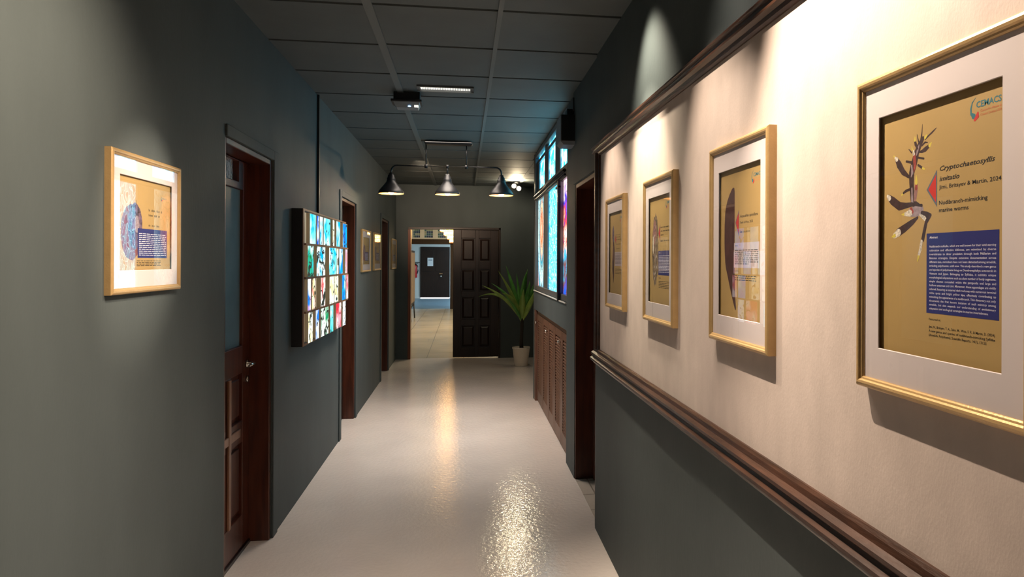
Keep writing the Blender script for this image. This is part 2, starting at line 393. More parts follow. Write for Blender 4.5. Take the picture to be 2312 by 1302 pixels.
# mouldings on the right wall: stepped profile (p out of the wall, q up)
def rail_prof(h, d):
    return [(0, 0), (d*.45, 0), (d*.55, h*.10), (d*.80, h*.16), (d*1.0, h*.26), (d*1.0, h*.36), (d*.72, h*.42), (d*.66, h*.52),
            (d*.85, h*.60), (d*.85, h*.70), (d*.50, h*.78), (d*.42, h*.92), (d*.25, h), (0, h)]
rp = rail_prof(.092, .040)
struct(MB().sweep(rp, (XR, -2.6, 1.000), (XR, 4.17, 1.000), (-1, 0, 0), (0, 0, 1)).build('trim_5', M['moulding']), 'brown chair rail moulding on the right wall')
rp2 = [(p, .075-q*.8) for p, q in rp]
struct(MB().sweep(rp2, (XR, -2.6, 2.215), (XR, 4.17, 2.215), (-1, 0, 0), (0, 0, 1)).build('trim_6', M['moulding']), 'brown picture rail moulding on the right wall')
rp3 = [(p*.8, q*1.2) for p, q in rp]
struct(MB().sweep(rp3, (XR, 4.04, 1.092), (XR, 4.04, 2.23), (-1, 0, 0), (0, 1, 0)).build('trim_7', M['moulding']), 'upright brown moulding beside the right doorway')

# ------------------------------------------------------------------ left doors
def lever(root, org, x, y, z, s=1):
    b = MB().lathe([(.001, 0), (.024, 0), (.024, .008), (.011, .012), (.011, .045), (.001, .045)], (x, y, z), 20, axis='X')
    b.tube([(x+.040, y, z), (x+.046, y-.03*s, z+.002), (x+.048, y-.07*s, z+.006), (x+.044, y-.11*s, z)], [.010, .010, .008, .006])
    b.lathe([(.001, 0), (.018, 0), (.018, .01), (.001, .012)], (x, y, z-.085), 20, axis='X')
    return b.build('door_handle', M['chrome'], root, org)
for i, (y0, y1) in enumerate(D):
    org = (XL-.14, (y0+y1)/2, 0)
    r = thing('door_%d' % (i+1), ['dark red wooden door with blue glass pane in nearest left recess', 'dark red wooden door in second left recess beyond the light box', 'dark red wooden door in farthest left recess'][i], None, org, kind='structure')
    fx0, fx1 = XL-.26, XL-.006
    f = MB().box(fx0, fx1, y1-.032, y1, 0, DH).box(fx0, fx1, y0, y0+.032, 0, DH).box(fx0, fx1, y0+.032, y1-.032, DH-.03, DH)
    f.box(XL-.25, XL-.16, y1-.05, y1-.032, 0, DH-.03).box(XL-.25, XL-.16, y0+.032, y0+.05, 0, DH-.03)
    f.build('door_frame', M['wood'], r, org, .004)
    xl = XL-.115; ly0, ly1 = y0+.034, y1-.034
    if i == 0:
        lf = MB()                        # leaf with glass opening: stiles, rails, lower panels
        lf.box(xl-.04, xl, ly1-.12, ly1, .02, DH-.034).box(xl-.04, xl, ly0, ly0+.10, .02, DH-.034)
        for z0, z1 in ((.02, .20), (.60, .72), (.98, 1.13), (1.985, 2.025), (2.135, DH-.034)): lf.box(xl-.04, xl, ly0+.10, ly1-.12, z0, z1)
        ym = 3.86
        lf.box(xl-.04, xl-.001, ym, ym+.09, .2, .98)
        for z0, z1 in ((.20, .60), (.72, .98)):
            for a, c in ((ly0+.10, ym), (ym+.09, ly1-.12)):
                lf.box(xl-.03, xl-.022, a, c, z0, z1); lf.box(xl-.022, xl-.008, a+.03, c-.03, z0+.03, z1-.03)
        lf.build('door_leaf', M['wood'], r, org, .004)
        mm = MB().box(xl, xl+.012, 3.885, 3.922, .20, .975).box(xl, xl+.010, 3.78, 3.885, .64, .685).box(xl, xl+.010, 3.922, 4.08, .64, .685).build('reflection_strip', M['wood_tan'], r, org, .003)  # crossed tan strips imitate light bands reflected in the glossy door
        mm['label'] = 'tan strips standing in for reflected light bands'
        MB().box(xl-.026, xl-.018, ly0+.08, ly1-.10, 1.12, 1.99).build('glass_pane', M['door_glass'], r, org)
        MB().box(xl-.024, xl-.016, ly0+.08, 4.01, 2.02, 2.14).build('transom_pane', M['transom_glass'], r, org)
        MB().box(xl-.04, xl-.0005, 4.07, ly1-.12, 2.02, 2.14).build('transom_block', M['wood'], r, org)
        lever(r, org, xl, ly1-.05, 1.02)
        struct(MB().box(XL-.15, XL-.105, y0+.033, y1-.033, 0, .018).build('trim_8', M['door_dark']))
    else:
        lf = MB().box(xl-.04, xl-.012, ly0, ly1, .01, DH-.034)
        for a, c in ((ly0, ly0+.11), ((ly0+ly1)/2-.05, (ly0+ly1)/2+.05), (ly1-.11, ly1)): lf.box(xl-.012, xl, a, c, .01, DH-.034)
        for z0, z1 in ((.01, .2), (.95, 1.1), (2.0, DH-.034)): lf.box(xl-.0125, xl-.0005, ly0+.11, ly1-.11, z0, z1)
        lf.build('door_leaf', M['door_dark'], r, org)
        lever(r, org, xl, ly0+.06, 1.02, -1)
    # painted architrave
    struct(MB().box(XL, XL+.010, y1, y1+.095, 0, DH+.055).box(XL, XL+.010, y0-.095, y0, 0, DH+.055).box(XL, XL+.010, y0, y1, DH, DH+.055)
           .build('trim_%d' % (9+i), M['paint'], None, (0, 0, 0), .004) if i else
           MB().box(XL, XL+.010, y1, y1+.095, 0, DH+.055).box(XL, XL+.010, y0, y1, DH, DH+.055).build('trim_9', M['paint'], None, (0, 0, 0), .004))
# ------------------------------------------------------------------ right doorway
org = (XR+.2, 4.69, 0)
r = thing('door_4', 'dark wooden door set deep in the right wall opening', None, org, kind='structure')
MB().box(XF+.004, XF+.20, 5.15, 5.18, 0, 2.165).box(XR+.004, XF+.20, 4.20, 4.23, 0, 2.165).box(XF+.004, XF+.20, 4.23, 5.15, 2.135, 2.165).build('door_frame', M['wood'], r, org, .003)
MB().box(XF+.135, XF+.20, 5.10, 5.15, 0, 2.135).build('door_stop', M['wood'], r, org, .003)
lf = MB().box(XF+.21, XF+.24, 4.23, 5.17, .01, 2.15)
for z0, z1 in ((.2, .6), (.7, 1.1), (1.2, 1.6), (1.7, 2.05)):
    for a in (4.33, 4.75): lf.box(XF+.202, XF+.21, a, a+.32, z0, z1)
lf.build('door_leaf', M['door_dark'], r, org)
struct(MB().box(XR+.03, XF+.22, 4.22, 5.15, 0, .004).build('floor_recess', M['floor_recess']), 'cream tiled floor inside the right doorway')
# ------------------------------------------------------------------ end doorway
org = (-.15, YE+.05, 0)
r = thing('door_5', 'dark brown panelled double door, right leaf closed, in the end wall', None, org, kind='structure')
MB().box(EX1-.03, EX1, YE-.012, YE+.16, 0, EH).box(EX0, EX1, YE-.012, YE+.16, EH-.035, EH).build('door_frame', M['door_dark'], r, org, .003)
jl = MB().box(EX0, EX0+.045, YE-.004, YE+.19, 0, EH-.035).build('door_jamb', M['wood_red'], r, org, .003); jl['label'] = 'reddish left jamb'
lx0, lx1 = -.175, EX1-.032
lf = MB().box(lx0, lx1, YE+.045, YE+.075, .02, EH-.037)
cw = [(lx0, lx0+.13), (.215-.03, .215+.03), (lx1-.13, lx1)]
rz = [.02, .18, .235+.35, .235+.45, 1.03, 1.115, 1.50, 1.585, 1.98, EH-.037]
for a, c in cw: lf.box(a, c, YE+.02, YE+.045, .02, EH-.037)
rows = [(.18, .55), (.64, 1.02), (1.10, 1.47), (1.59, 1.98)]
zz = [.02]+[v for q in rows for v in q]+[EH-.037]
for k in range(0, len(zz), 2):
    lf.box(lx0+.13, .185, YE+.0205, YE+.045, zz[k], zz[k+1]); lf.box(.245, lx1-.13, YE+.0205, YE+.045, zz[k], zz[k+1])
for z0, z1 in rows:
    for a, c in ((lx0+.13, .185), (.245, lx1-.13)):
        lf._a([(a+.02, YE+.045, z0+.02), (c-.02, YE+.045, z0+.02), (c-.02, YE+.045, z1-.02), (a+.02, YE+.045, z1-.02), (a+.05, YE+.024, z0+.05), (c-.05, YE+.024, z0+.05), (c-.05, YE+.024, z1-.05), (a+.05, YE+.024, z1-.05)],
              [(0, 1, 5, 4), (1, 2, 6, 5), (2, 3, 7, 6), (3, 0, 4, 7), (4, 5, 6, 7)])
lf.build('door_leaf', M['door_dark'], r, org, .003)

# ================================================================== WINDOW (stained glass)
X0 = .845
org = (X0, 6.9, 1.27)
wn = thing('window_1', 'tall blue stained glass window in a grey frame on the right wall', None, org, kind='structure')
WY0, WY1 = 5.60, 8.24
f = MB()
f.box(XF-.002, XF+.066, WY1-.10, WY1-.001, 1.272, 2.82).box(XF+.012, XF+.066, WY0+.001, WY0+.05, 1.272, 2.82)
f.box(XF+.008, XF+.066, WY0+.05, WY1-.10, 1.272, 1.325).box(XF-.004, XF+.066, WY0+.001, WY1-.1, 2.78, 2.83)
f.box(XF+.012, XF+.064, WY0+.05, WY1-.10, 2.29, 2.40).box(XF+.012, XF+.064, WY0+.05, WY1-.10, 2.70, 2.735)
for a, c in ((6.19, 6.51), (7.07, 7.38)): f.box(XF+.02, XF+.063, a, c, 2.40, 2.70)
for a, c in ((6.19, 6.51), (7.07, 7.38)): f.box(XF+.02, XF+.063, a+.04, c-.04, 2.735, 2.78)
f.box(XF+.02, XF+.063, 7.94, WY1-.1, 2.40, 2.70)
f.box(XF+.015, XF+.063, 7.06, 7.41, 1.325, 2.29)
f.box(XF+.005, XF+.063, 6.04, 6.26, 1.325, 2.29)
f.build('window_frame', M['grey_metal'], wn, org, .004)
MB().tube([(XF-.012, 5.66, 2.335), (XF-.012, 8.08, 2.335)], .014).tube([(XF-.008, 5.66, 2.30), (XF-.008, 8.10, 2.30)], .009).build('transom_rail', M['black_metal'], wn, org)
MB().box(XF-.02, XF+.004, 6.00, 6.05, 1.26, 2.29).box(XF-.03, XF-.004, 5.93, 6.10, 2.22, 2.24).box(XF-.03, XF-.004, 5.93, 5.95, 2.17, 2.24).build('sliding_post', M['black_metal'], wn, org, .003)
MB().box(XF-.012, XF+.004, WY0+.01, WY1-.01, 1.262, 1.270).build('window_sill', M['white_plastic'], wn, org)
ST = 3.8
def pane(nm, a, c, z0, z1, kind, st):
    MB().box(X0, X0+.006, a, c, z0, z1).build('pane', stained(nm, a, c, z0, z1, kind, st), wn, org)
for a, c in ((5.63, 6.20), (6.50, 7.08), (7.37, 7.95)): pane('upper_film', a, c, 2.39, 2.71, 'upper', ST)
for a, c in ((5.64, 6.23), (6.47, 7.11), (7.34, 8.1)): pane('top_strip', a, c, 2.73, 2.785, 'upper', ST*.5)
pane('ring_film', 7.40, 8.15, 1.32, 2.30, 'ring', ST*.4)
pane('blue_film', 6.25, 7.07, 1.32, 2.30, 'blue', ST)
pane('red_film', 5.63, 6.05, 1.32, 2.30, 'red', ST*.4)

# ================================================================== LOUVERED CUPBOARD
cx = .848
org = (cx, 6.9, 0)
cb = thing('louvered_cupboard', 'low brown louvered cupboard built in under the stained glass window', 'cupboard', org)
MB().box(XF+.004, XF+.066, 8.13, 8.238, 0, 1.046).box(XF+.030, XF+.066, WY0+.002, 8.13, 1.0, 1.046).box(XF+.035, XF+.066, WY0+.002, 8.13, 0, .018).build('frame', M['louver'], cb, org, .003)
dy = [8.13, 7.555, 7.04, 6.59, 6.09, 5.62]
for k in range(5):
    b1, a1 = dy[k]-.004, dy[k+1]+.004
    d = MB(); st_ = .085
    d.box(cx-.012, cx+.014, a1, a1+st_, .022, .998).box(cx-.012, cx+.014, b1-st_, b1, .022, .998)
    d.box(cx-.011, cx+.013, a1+st_, b1-st_, .022, .14).box(cx-.011, cx+.013, a1+st_, b1-st_, .93, .998)
    nl = 30
    for q in range(nl):
        z = .145+(.925-.145)*q/nl
        d._a([(cx-.010, a1+st_, z), (cx-.010, b1-st_, z), (cx+.010, b1-st_, z+.026), (cx+.010, a1+st_, z+.026), (cx-.010, a1+st_, z+.005), (cx-.010, b1-st_, z+.005), (cx+.010, b1-st_, z+.031), (cx+.010, a1+st_, z+.031)],
             [(0, 1, 2, 3), (4, 5, 6, 7), (0, 1, 5, 4), (3, 2, 6, 7), (0, 3, 7, 4), (1, 2, 6, 5)])
    dr = d.build('door', M['louver'], cb, org)
    ky = (b1-.04) if k in (0, 2) else (a1+.04)
    if k in (0, 1, 3):
        MB().lathe([(.001, -.03), (.012, -.028), (.014, -.02), (.007, -.012), (.007, 0), (.001, 0)], (cx-.012, ky, .90), 16, axis='X').build('knob', M['chrome'], dr, org)

# ================================================================== FRAMED POSTERS
def text_tris(txt, bold=0, shear=0):
    cu = bpy.data.curves.new('t', 'FONT'); cu.body = txt; cu.size = 1; cu.resolution_u = 2; cu.offset = bold; cu.shear = shear; cu.fill_mode = 'FRONT'
    o = bpy.data.objects.new('t', cu); COL.objects.link(o)
    bpy.context.view_layer.update()
    dg = bpy.context.evaluated_depsgraph_get(); me = bpy.data.meshes.new_from_object(o.evaluated_get(dg))
    vs = [tuple(v.co) for v in me.vertices]; fs = [tuple(p.vertices) for p in me.polygons]
    bpy.data.objects.remove(o); bpy.data.curves.remove(cu); bpy.data.meshes.remove(me)
    return vs, fs

class Poster:
    """sheet drawn in (u right, v down), 0..1; local plane: x right, z up, facing -y"""
    MATS = ['paper', 'ink', 'navy', 'white_ink', 'red_ink', 'grey_ink', 'teal_ink', 'orange_ink', 'sp_dark', 'sp_grey', 'sp_red', 'sp_rose', 'sp_white', 'sp_yellow', 'lilac', 'sp_brown', 'sp_stone', 'sp_chest', 'sp_violet']
    def __init__(s, w, h, y):
        s.w, s.h, s.y, s.L = w, h, y, 0; s.b = MB(); s.i = {m: k for k, m in enumerate(s.MATS)}
        s.b._a([(-w/2-.012, y, -h/2-.012), (w/2+.012, y, -h/2-.012), (w/2+.012, y, h/2+.012), (-w/2-.012, y, h/2+.012)], [(0, 1, 2, 3)], 0)
    def P(s, u, v): return ((u-.5)*s.w, s.y-.00003-.0000025*s.L, (.5-v)*s.h)
    def poly(s, uv, m): s.L += 1; s.b.poly([s.P(*p) for p in uv], s.i[m])
    def rect(s, u0, v0, u1, v1, m): s.poly([(u0, v1), (u1, v1), (u1, v0), (u0, v0)], m)
    def stroke(s, pts, m):
        s.L += 1; A = s.h/s.w
        P = [Vector((u, v*A)) for u, v, _ in pts]; W = [p[2]/2 for p in pts]
        L, R = [], []
        for i, p in enumerate(P):
            d = (P[min(i+1, len(P)-1)]-P[max(i-1, 0)]).normalized(); n = Vector((-d.y, d.x))
            L.append(p+n*W[i]); R.append(p-n*W[i])
        d0 = (P[0]-P[1]).normalized(); d1 = (P[-1]-P[-2]).normalized()
        cap0 = [P[0]+(d0*math.cos(a)+Vector((-d0.y, d0.x))*math.sin(a))*W[0] for a in (-1.0, -.4, .4, 1.0)]
        cap1 = [P[-1]+(d1*math.cos(a)+Vector((-d1.y, d1.x))*math.sin(a))*W[-1] for a in (-1.0, -.4, .4, 1.0)]
        def q(vs): s.b.poly([s.P(p.x, p.y/A) for p in vs], s.i[m])
        for i in range(len(P)-1): q([L[i], L[i+1], R[i+1], R[i]])
        q([L[0]]+cap0[::1]+[R[0]]) if False else (q(cap0), q([L[0], R[0]]+([cap0[-1], cap0[0]] if (cap0[-1]-R[0]).length < (cap0[0]-R[0]).length else [cap0[0], cap0[-1]])))
        q(cap1); q([L[-1], R[-1]]+([cap1[-1], cap1[0]] if (cap1[-1]-R[-1]).length < (cap1[0]-R[-1]).length else [cap1[0], cap1[-1]]))
    def text(s, t, u, v, m, h, width=None, bold=0, shear=0):
        """baseline at v, h = cap height as a share of the sheet, width in u"""
        vs, fs = text_tris(t, bold, shear)
        if not vs: return
        x0 = min(p[0] for p in vs); x1 = max(p[0] for p in vs)
        sy = h*s.h/.72; sx = sy if width is None else width*s.w/(x1-x0)
        o = s.P(u, v)
        s.b._a([(o[0]+(p[0]-x0)*sx, o[1]-.000003, o[2]+p[1]*sy) for p in vs], fs, s.i[m])
    def dashes(s, u0, v, u1, h, m, seed=0):
        """a line of print too small to read: words as short strokes"""
        rr = random.Random(seed); u = u0
        while u < u1-.01:
            l = min(rr.uniform(.03, .09), u1-u)
            if h < .012: s.rect(u, v-h*.85, u+l, v, m); s.L -= 1
            else:
                if h < .02: l = min(l*1.7, u1-u)
                x = u; cw_ = h*.62*(s.h/s.w); t_ = cw_*.24
                while x+cw_ < u+l+.004:
                    k = rr.random(); q = h if k > .7 else h*.7
                    s.rect(x, v-q, x+t_, v, m); s.L -= 1
                    if k > .25: s.rect(x+cw_*.55, v-h*.7, x+cw_*.55+t_, v, m); s.L -= 1
                    y_ = rr.choice((h*.7, h*.42, h*.14)); s.rect(x+t_, v-y_, x+cw_*.55, v-y_+h*.14, m); s.L -= 1
                    x += cw_
            u += l+(.012 if h < .012 else .02)
    def blob(s, cu, cv, ru, rv, m, n=28, wob=0, seed=0, tip=0):
        rr = random.Random(seed); pts = []
        for k in range(n):
            a = 2*PI*k/n; q = 1+wob*(rr.random()-.5)
            pts.append((cu+ru*math.cos(a)*q*(1-tip*max(0, math.sin(a))**2), cv+rv*math.sin(a)*q))
        s.poly(pts[::-1], m)
    def logo(s, u, v, k=1):
        s.text('CEMACS', u+.036*k, v+.036*k, 'teal_ink', .020*k, .150*k, .02)
        s.text('Centre for Marine &', u+.062*k, v+.052*k, 'orange_ink', .0085*k, .124*k)
        s.text('Coastal Studies USM', u+.062*k, v+.0645*k, 'orange_ink', .0085*k, .124*k)
        s.stroke([(u+.034*k, v+.002, .002), (u+.010*k, v+.016*k, .006*k), (u+.002*k, v+.034*k, .009*k), (u+.004*k, v+.052*k, .010*k)], 'teal_ink')
        s.stroke([(u+.005*k, v+.050*k, .010*k), (u+.020*k, v+.060*k, .026*k), (u+.030*k, v+.066*k, .012*k)], 'teal_ink')
        s.stroke([(u+.046*k, v+.052*k, .010*k), (u+.043*k, v+.062*k, .022*k), (u+.028*k, v+.072*k, .014*k)], 'red_ink')
    def marker(s, u0, u1, v0, v1, vm):
        s.poly([(u0-.006, vm), (u1+.006, v1+.008), (u1+.006, v0-.008)], 'grey_ink'); s.poly([(u0+.008, vm), (u1-.002, v1-.010), (u1-.002, v0+.010)], 'red_ink')

FW, FH, PW, PH = .435, .585, .308, .430
def frame_group(label, loc, rz, W, H, pw, ph, draw, deep=.026, group='gold framed marine posters'):
    r = thing('framed_poster', label, 'picture', loc, group, rz=rz)
    # moulding profile: p = inward from outer edge, q = distance off the wall
    pr = [(0, 0), (0, deep*.80), (.003, deep*.93), (.0075, deep), (.012, deep*.97), (.0145, deep*.84), (.0175, deep*.80), (.020, deep*.70), (.020, 0)]
    b = MB(); n = len(pr); rings = []
    for sx, sz in ((-1, -1), (1, -1), (1, 1), (-1, 1)):
        rings.append([(sx*(W/2-p), -q, sz*(H/2-p)) for p, q in pr])
    vs = [v for rg in rings for v in rg]
    fs = [(k*n+i, k*n+i+1, ((k+1) % 4)*n+i+1, ((k+1) % 4)*n+i) for k in range(4) for i in range(n-1)]
    fs += [(k*n+n-1, k*n, ((k+1) % 4)*n, ((k+1) % 4)*n+n-1) for k in range(4)]
    b._a(vs, fs); b.build('frame', M['gold'], r)
    # mat board ring with bevelled window
    ym, yp = -deep*.62, -deep*.34
    a, c, e, g = W/2-.0195, H/2-.0195, pw/2, ph/2
    o4 = [(-a, ym, -c), (a, ym, -c), (a, ym, c), (-a, ym, c)]; i4 = [(-e, ym, -g), (e, ym, -g), (e, ym, g), (-e, ym, g)]
    e2, g2 = e-.0012, g-.0012
    j4 = [(-e2, ym+.0016, -g2), (e2, ym+.0016, -g2), (e2, ym+.0016, g2), (-e2, ym+.0016, g2)]
    k4 = [(x*1.002, y+.001, z*1.002) for x, y, z in j4]
    MB()._a(o4+i4+j4, [(k, (k+1) % 4, 4+(k+1) % 4, 4+k) for k in range(4)]+[(4+k, 4+(k+1) % 4, 8+(k+1) % 4, 8+k) for k in range(4)]).build('mat_board', M['mat_board'], r, fix=False)
    p = Poster(pw, ph, yp); draw(p)
    p.b.build('poster', [M[m] for m in Poster.MATS], r, fix=False)
    MB().box(-a, a, -.0016, -.0002, -c, c).build('backing_board', M['black'], r)
    MB()._a([(-a, -deep*.72, -c), (a, -deep*.72, -c), (a, -deep*.72, c), (-a, -deep*.72, c)], [(0, 1, 2, 3)]).build('glass', M['glass'], r, fix=False)
    return r

STROKES = '''d .386,.135,.0248 .357,.158,.0372 .331,.186,.0454 .308,.226,.0537 .286,.265,.0495 .286,.307,.0413 .292,.351,.0372 .299,.384,.0413 .341,.405,.0495
g .351,.158,.0083 .338,.179,.0149 .328,.195,.0083
g .286,.233,.0099 .292,.265,.0182 .282,.279,.0066
g .289,.326,.0099 .292,.384,.0198
r .308,.188,.0182 .312,.212,.0264 .315,.235,.0231 .308,.258,.0099
w .302,.174,.0083 .305,.188,.0215
y .286,.156,.0041 .292,.17,.0116
o .328,.307,.0215 .328,.33,.0314 .321,.356,.0297 .318,.374,.0215
r .328,.312,.0165 .328,.33,.0215
y .328,.277,.005 .328,.298,.0198 .328,.307,.0231
d .38,.079,.0033 .377,.109,.0083 .37,.137,.0165
d .497,.109,.005 .464,.121,.0116 .442,.128,.0099 .406,.14,.0116
y .416,.128,.0132 .403,.135,.0165
d .334,.114,.005 .347,.144,.0099
d .315,.137,.0165 .321,.151,.0215 .338,.17,.0132
y .315,.121,.0066 .315,.135,.0149
d .435,.172,.0198 .406,.181,.0281 .377,.186,.0182 .357,.186,.0099
y .458,.16,.005 .442,.17,.0198
d .425,.156,.0066 .403,.153,.0116 .377,.163,.0099
d .393,.216,.0116 .344,.207,.0116
d .383,.253,.0149 .344,.237,.0132
y .399,.258,.0099 .383,.253,.0132
d .237,.212,.0132 .286,.221,.0165
d .26,.165,.0058 .286,.181,.0099
d .143,.193,.0281 .169,.219,.0462 .208,.253,.038 .26,.277,.0182
y .117,.177,.0066 .136,.191,.0182
w .13,.186,.0149 .146,.195,.0281
y .195,.347,.0099 .211,.34,.0116
d .211,.34,.0132 .234,.333,.0165 .276,.328,.0149
d .065,.347,.0297 .104,.365,.0512 .175,.393,.0512 .237,.393,.033 .292,.391,.0248
w .058,.344,.0215 .075,.353,.033
g .279,.423,.0495 .331,.421,.0628 .37,.419,.0495
r .282,.409,.0215 .292,.421,.0281
y .195,.428,.005 .237,.428,.0248
w .231,.428,.0231 .273,.426,.0413
d .318,.395,.0116 .377,.4,.0182
d .38,.43,.0248 .419,.444,.0495 .451,.442,.0215
w .364,.437,.0132 .399,.451,.0248 .425,.465,.0165
d .445,.444,.0248 .419,.465,.0248
d .341,.447,.0149 .289,.465,.0347 .221,.486,.0462 .162,.502,.0495
w .166,.502,.0462 .127,.514,.033
y .101,.519,.0066 .127,.514,.0248
d .416,.467,.0231 .399,.507,.0264 .386,.537,.0248
w .377,.542,.0198 .367,.574,.0215 .351,.598,.0165
y .351,.602,.0149 .341,.621,.0083'''
ABS = ['Nudibranch mollusks, which are well-known for their vivid warning', 'coloration  and  effective  defenses,  are  mimicked  by  diverse',
'invertebrates  to  deter  predation  through  both  Müllerian  and', 'Batesian  strategies.  Despite  extensive  documentation  across',
'different taxa, mimickers have not been detected among annelids,', 'including polychaetes, until now. This study described a new genus',
'and species of polychaete living on Dendronephthya octocorals in', 'Vietnam  and  Japan.  Belonging  to  Syllidae,  it  exhibits  unique',
'morphological adaptations such as a low number of body segments,', 'simple  chaetae  concealed  within  the  parapodia  and  large  and',
'fusiform antennae and cirri. Moreover, these appendages are vividly', 'colored, featuring an internal dark red area with numerous terminal',
'white  spots  and  bright  yellow  tips,  effectively  contributing  to', 'mimicking the appearance of a nudibranch. This discovery not only',
'documents  the  first  known  instance  of  such  mimicry  among', 'annelids,  but  also  expands  our  understanding  of  evolutionary',
'adaptation and ecological strategies in marine invertebrates.']
def draw_worm(p):
    cm = dict(d='sp_dark', g='sp_grey', r='sp_red', w='sp_white', y='sp_yellow', o='sp_rose')
    for ln in STROKES.split('\n'):
        q = ln.split(); p.stroke([tuple(float(v) for v in t.split(',')) for t in q[1:]], cm[q[0]])
    p.logo(.758, .038, 1.12)
    p.text('Cryptochaetosyllis', .527, .277, 'ink', .0185, .40, .016, .28)
    p.text('imitatio', .525, .316, 'ink', .0185, .155, .016, .28)
    p.text('Jimi, Britayev & Martin, 2024', .522, .346, 'ink', .0155, .445, .009)
    p.text('Nudibranch-mimicking', .522, .406, 'ink', .0160, .355, .013)
    p.text('marine worms', .522, .434, 'ink', .0160, .225, .013)
    p.marker(.425, .499, .278, .405, .342)
    p.rect(.421, .513, .955, .823, 'navy')
    p.text('Abstract', .445, .533, 'white_ink', .0085, .068, .02)
    for k, l in enumerate(ABS):
        p.text(l, .445, .568+k*.0150, 'white_ink', .0082, .49 if k < 16 else .44, .004)
    p.text('Featured in:', .443, .850, 'ink', .0085, .095, .004)
    p.text('Jimi, N., Britayev, T. A., Sako, M., Woo, S. P., & Martin, D. (2024).', .442, .880, 'ink', .0095, .49, .006)
    p.text('A new genus and species of nudibranch-mimicking Syllidae', .442, .896, 'ink', .0095, .49, .006)
    p.text('(Annelida, Polychaeta). Scientific Reports, 14(1), 17123.', .442, .912, 'ink', .0095, .435, .006)
def draw_cucumber(p):
    p.poly([(.351, .130), (.325, .126), (.295, .132), (.234, .165), (.179, .205), (.140, .245), (.120, .285), (.106, .374), (.103, .474), (.108, .54), (.123, .630), (.150, .68), (.188, .723), (.279, .840), (.377, .944), (.395, .950), (.405, .935), (.380, .835), (.367, .698), (.364, .516), (.364, .288), (.362, .153)][::-1], 'sp_brown')
    p.logo(.76, .05, 1.1)
    p.text('Acaudina spinifera', .49, .335, 'ink', .019, .40, .016, .28)
    p.text('Teoh & Woo, 2022', .49, .375, 'ink', .0155, .30, .012)
    p.text('Sea cucumber', .49, .435, 'ink', .0155, .24, .012)
    p.marker(.385, .465, .29, .45, .365)
    p.rect(.35, .50, .93, .665, 'lilac'); p.text('Abstract', .37, .522, 'ink', .008, .07, .02)
    for k in range(8): p.dashes(.37, .552+k*.0128, .91 if k < 7 else .7, .0055, 'ink', k)
    p.text('Featured in:', .37, .69, 'ink', .008, .1, .01)
    for k in range(3): p.dashes(.37, .72+k*.014, .86, .006, 'ink', 30+k)
def draw_stone(p):
    p.blob(.27, .50, .15, .34, 'sp_stone', 34, .14, 3, 0)
    p.blob(.24, .34, .085, .13, 'sp_rose', 20, .2, 5); p.blob(.30, .60, .08, .2, 'sp_stone', 20, .3, 6); p.blob(.17, .45, .03, .09, 'sp_white', 14, .2, 8)
    rr = random.Random(4)
    for k in range(26): p.blob(.27+rr.uniform(-.1, .1), .5+rr.uniform(-.27, .27), .012, .014, rr.choice(['sp_white', 'sp_dark', 'sp_grey']), 7)
    p.logo(.76, .05, 1.1)
    for k, (v, e) in enumerate(((.30, .92), (.335, .95), (.37, .66), (.425, .93))): p.dashes(.53, v, e, .014, 'ink', 50+k)
    p.marker(.42, .50, .27, .42, .345)
    p.rect(.42, .51, .95, .735, 'navy'); p.text('Abstract', .445, .532, 'white_ink', .0085, .07, .02)
    for k in range(12): p.dashes(.445, .560+k*.0135, .93, .0055, 'white_ink', 60+k)
    p.dashes(.445, .765, .54, .007, 'ink', 9)
    for k in range(5): p.dashes(.445, .795+k*.0145, .93, .006, 'ink', 80+k)
def draw_tall(p):
    p.stroke([(.27, .17, .03), (.25, .22, .14), (.25, .30, .15), (.27, .36, .10), (.28, .40, .09)], 'sp_violet')
    p.stroke([(.28, .40, .10), (.29, .46, .15), (.28, .56, .17), (.27, .64, .12), (.27, .70, .12), (.28, .78, .10), (.27, .86, .03)], 'sp_brown')
    p.stroke([(.24, .42, .03), (.25, .50, .04), (.245, .58, .03)], 'sp_rose'); p.stroke([(.20, .55, .02), (.17, .66, .05), (.18, .76, .02)], 'sp_stone')
    p.logo(.76, .05, 1.1)
    for k, (v, e) in enumerate(((.285, .80), (.315, .78), (.345, .93), (.40, .85), (.455, .8))): p.dashes(.50, v, e, .013, 'ink', 90+k)
    p.marker(.39, .47, .27, .40, .335)
    p.rect(.38, .49, .95, .66, 'lilac')
    for k in range(9): p.dashes(.41, .515+k*.0145, .93, .0055, 'ink', 100+k)
    for k in range(4): p.dashes(.41, .70+k*.018, .90, .006, 'ink', 120+k)
def draw_chiton(p):
    p.blob(.235, .59, .185, .30, 'sp_chest', 30, .05, 3, 0)
    p.blob(.30, .52, .13, .25, 'sp_violet', 30, .06, 3, 0)
    p.blob(.33, .50, .045, .09, 'sp_grey', 20, .1, 2)
    p.stroke([(.31, .30, .012), (.315, .24, .004)], 'sp_dark'); p.stroke([(.35, .37, .016), (.40, .36, .006)], 'sp_dark')
    p.logo(.80, .15, .62)
    p.dashes(.55, .34, .83, .03, 'ink', 1); p.dashes(.55, .395, .79, .026, 'ink', 2); p.dashes(.55, .51, .79, .026, 'ink', 3)
    p.rect(.345, .54, .93, .865, 'navy')
    for k in range(12): p.dashes(.37, .60+k*.0215, .91, .0085, 'white_ink', 10+k)
    for k in range(4): p.dashes(.33, .90+k*.018, .80, .0075, 'ink', 30+k)

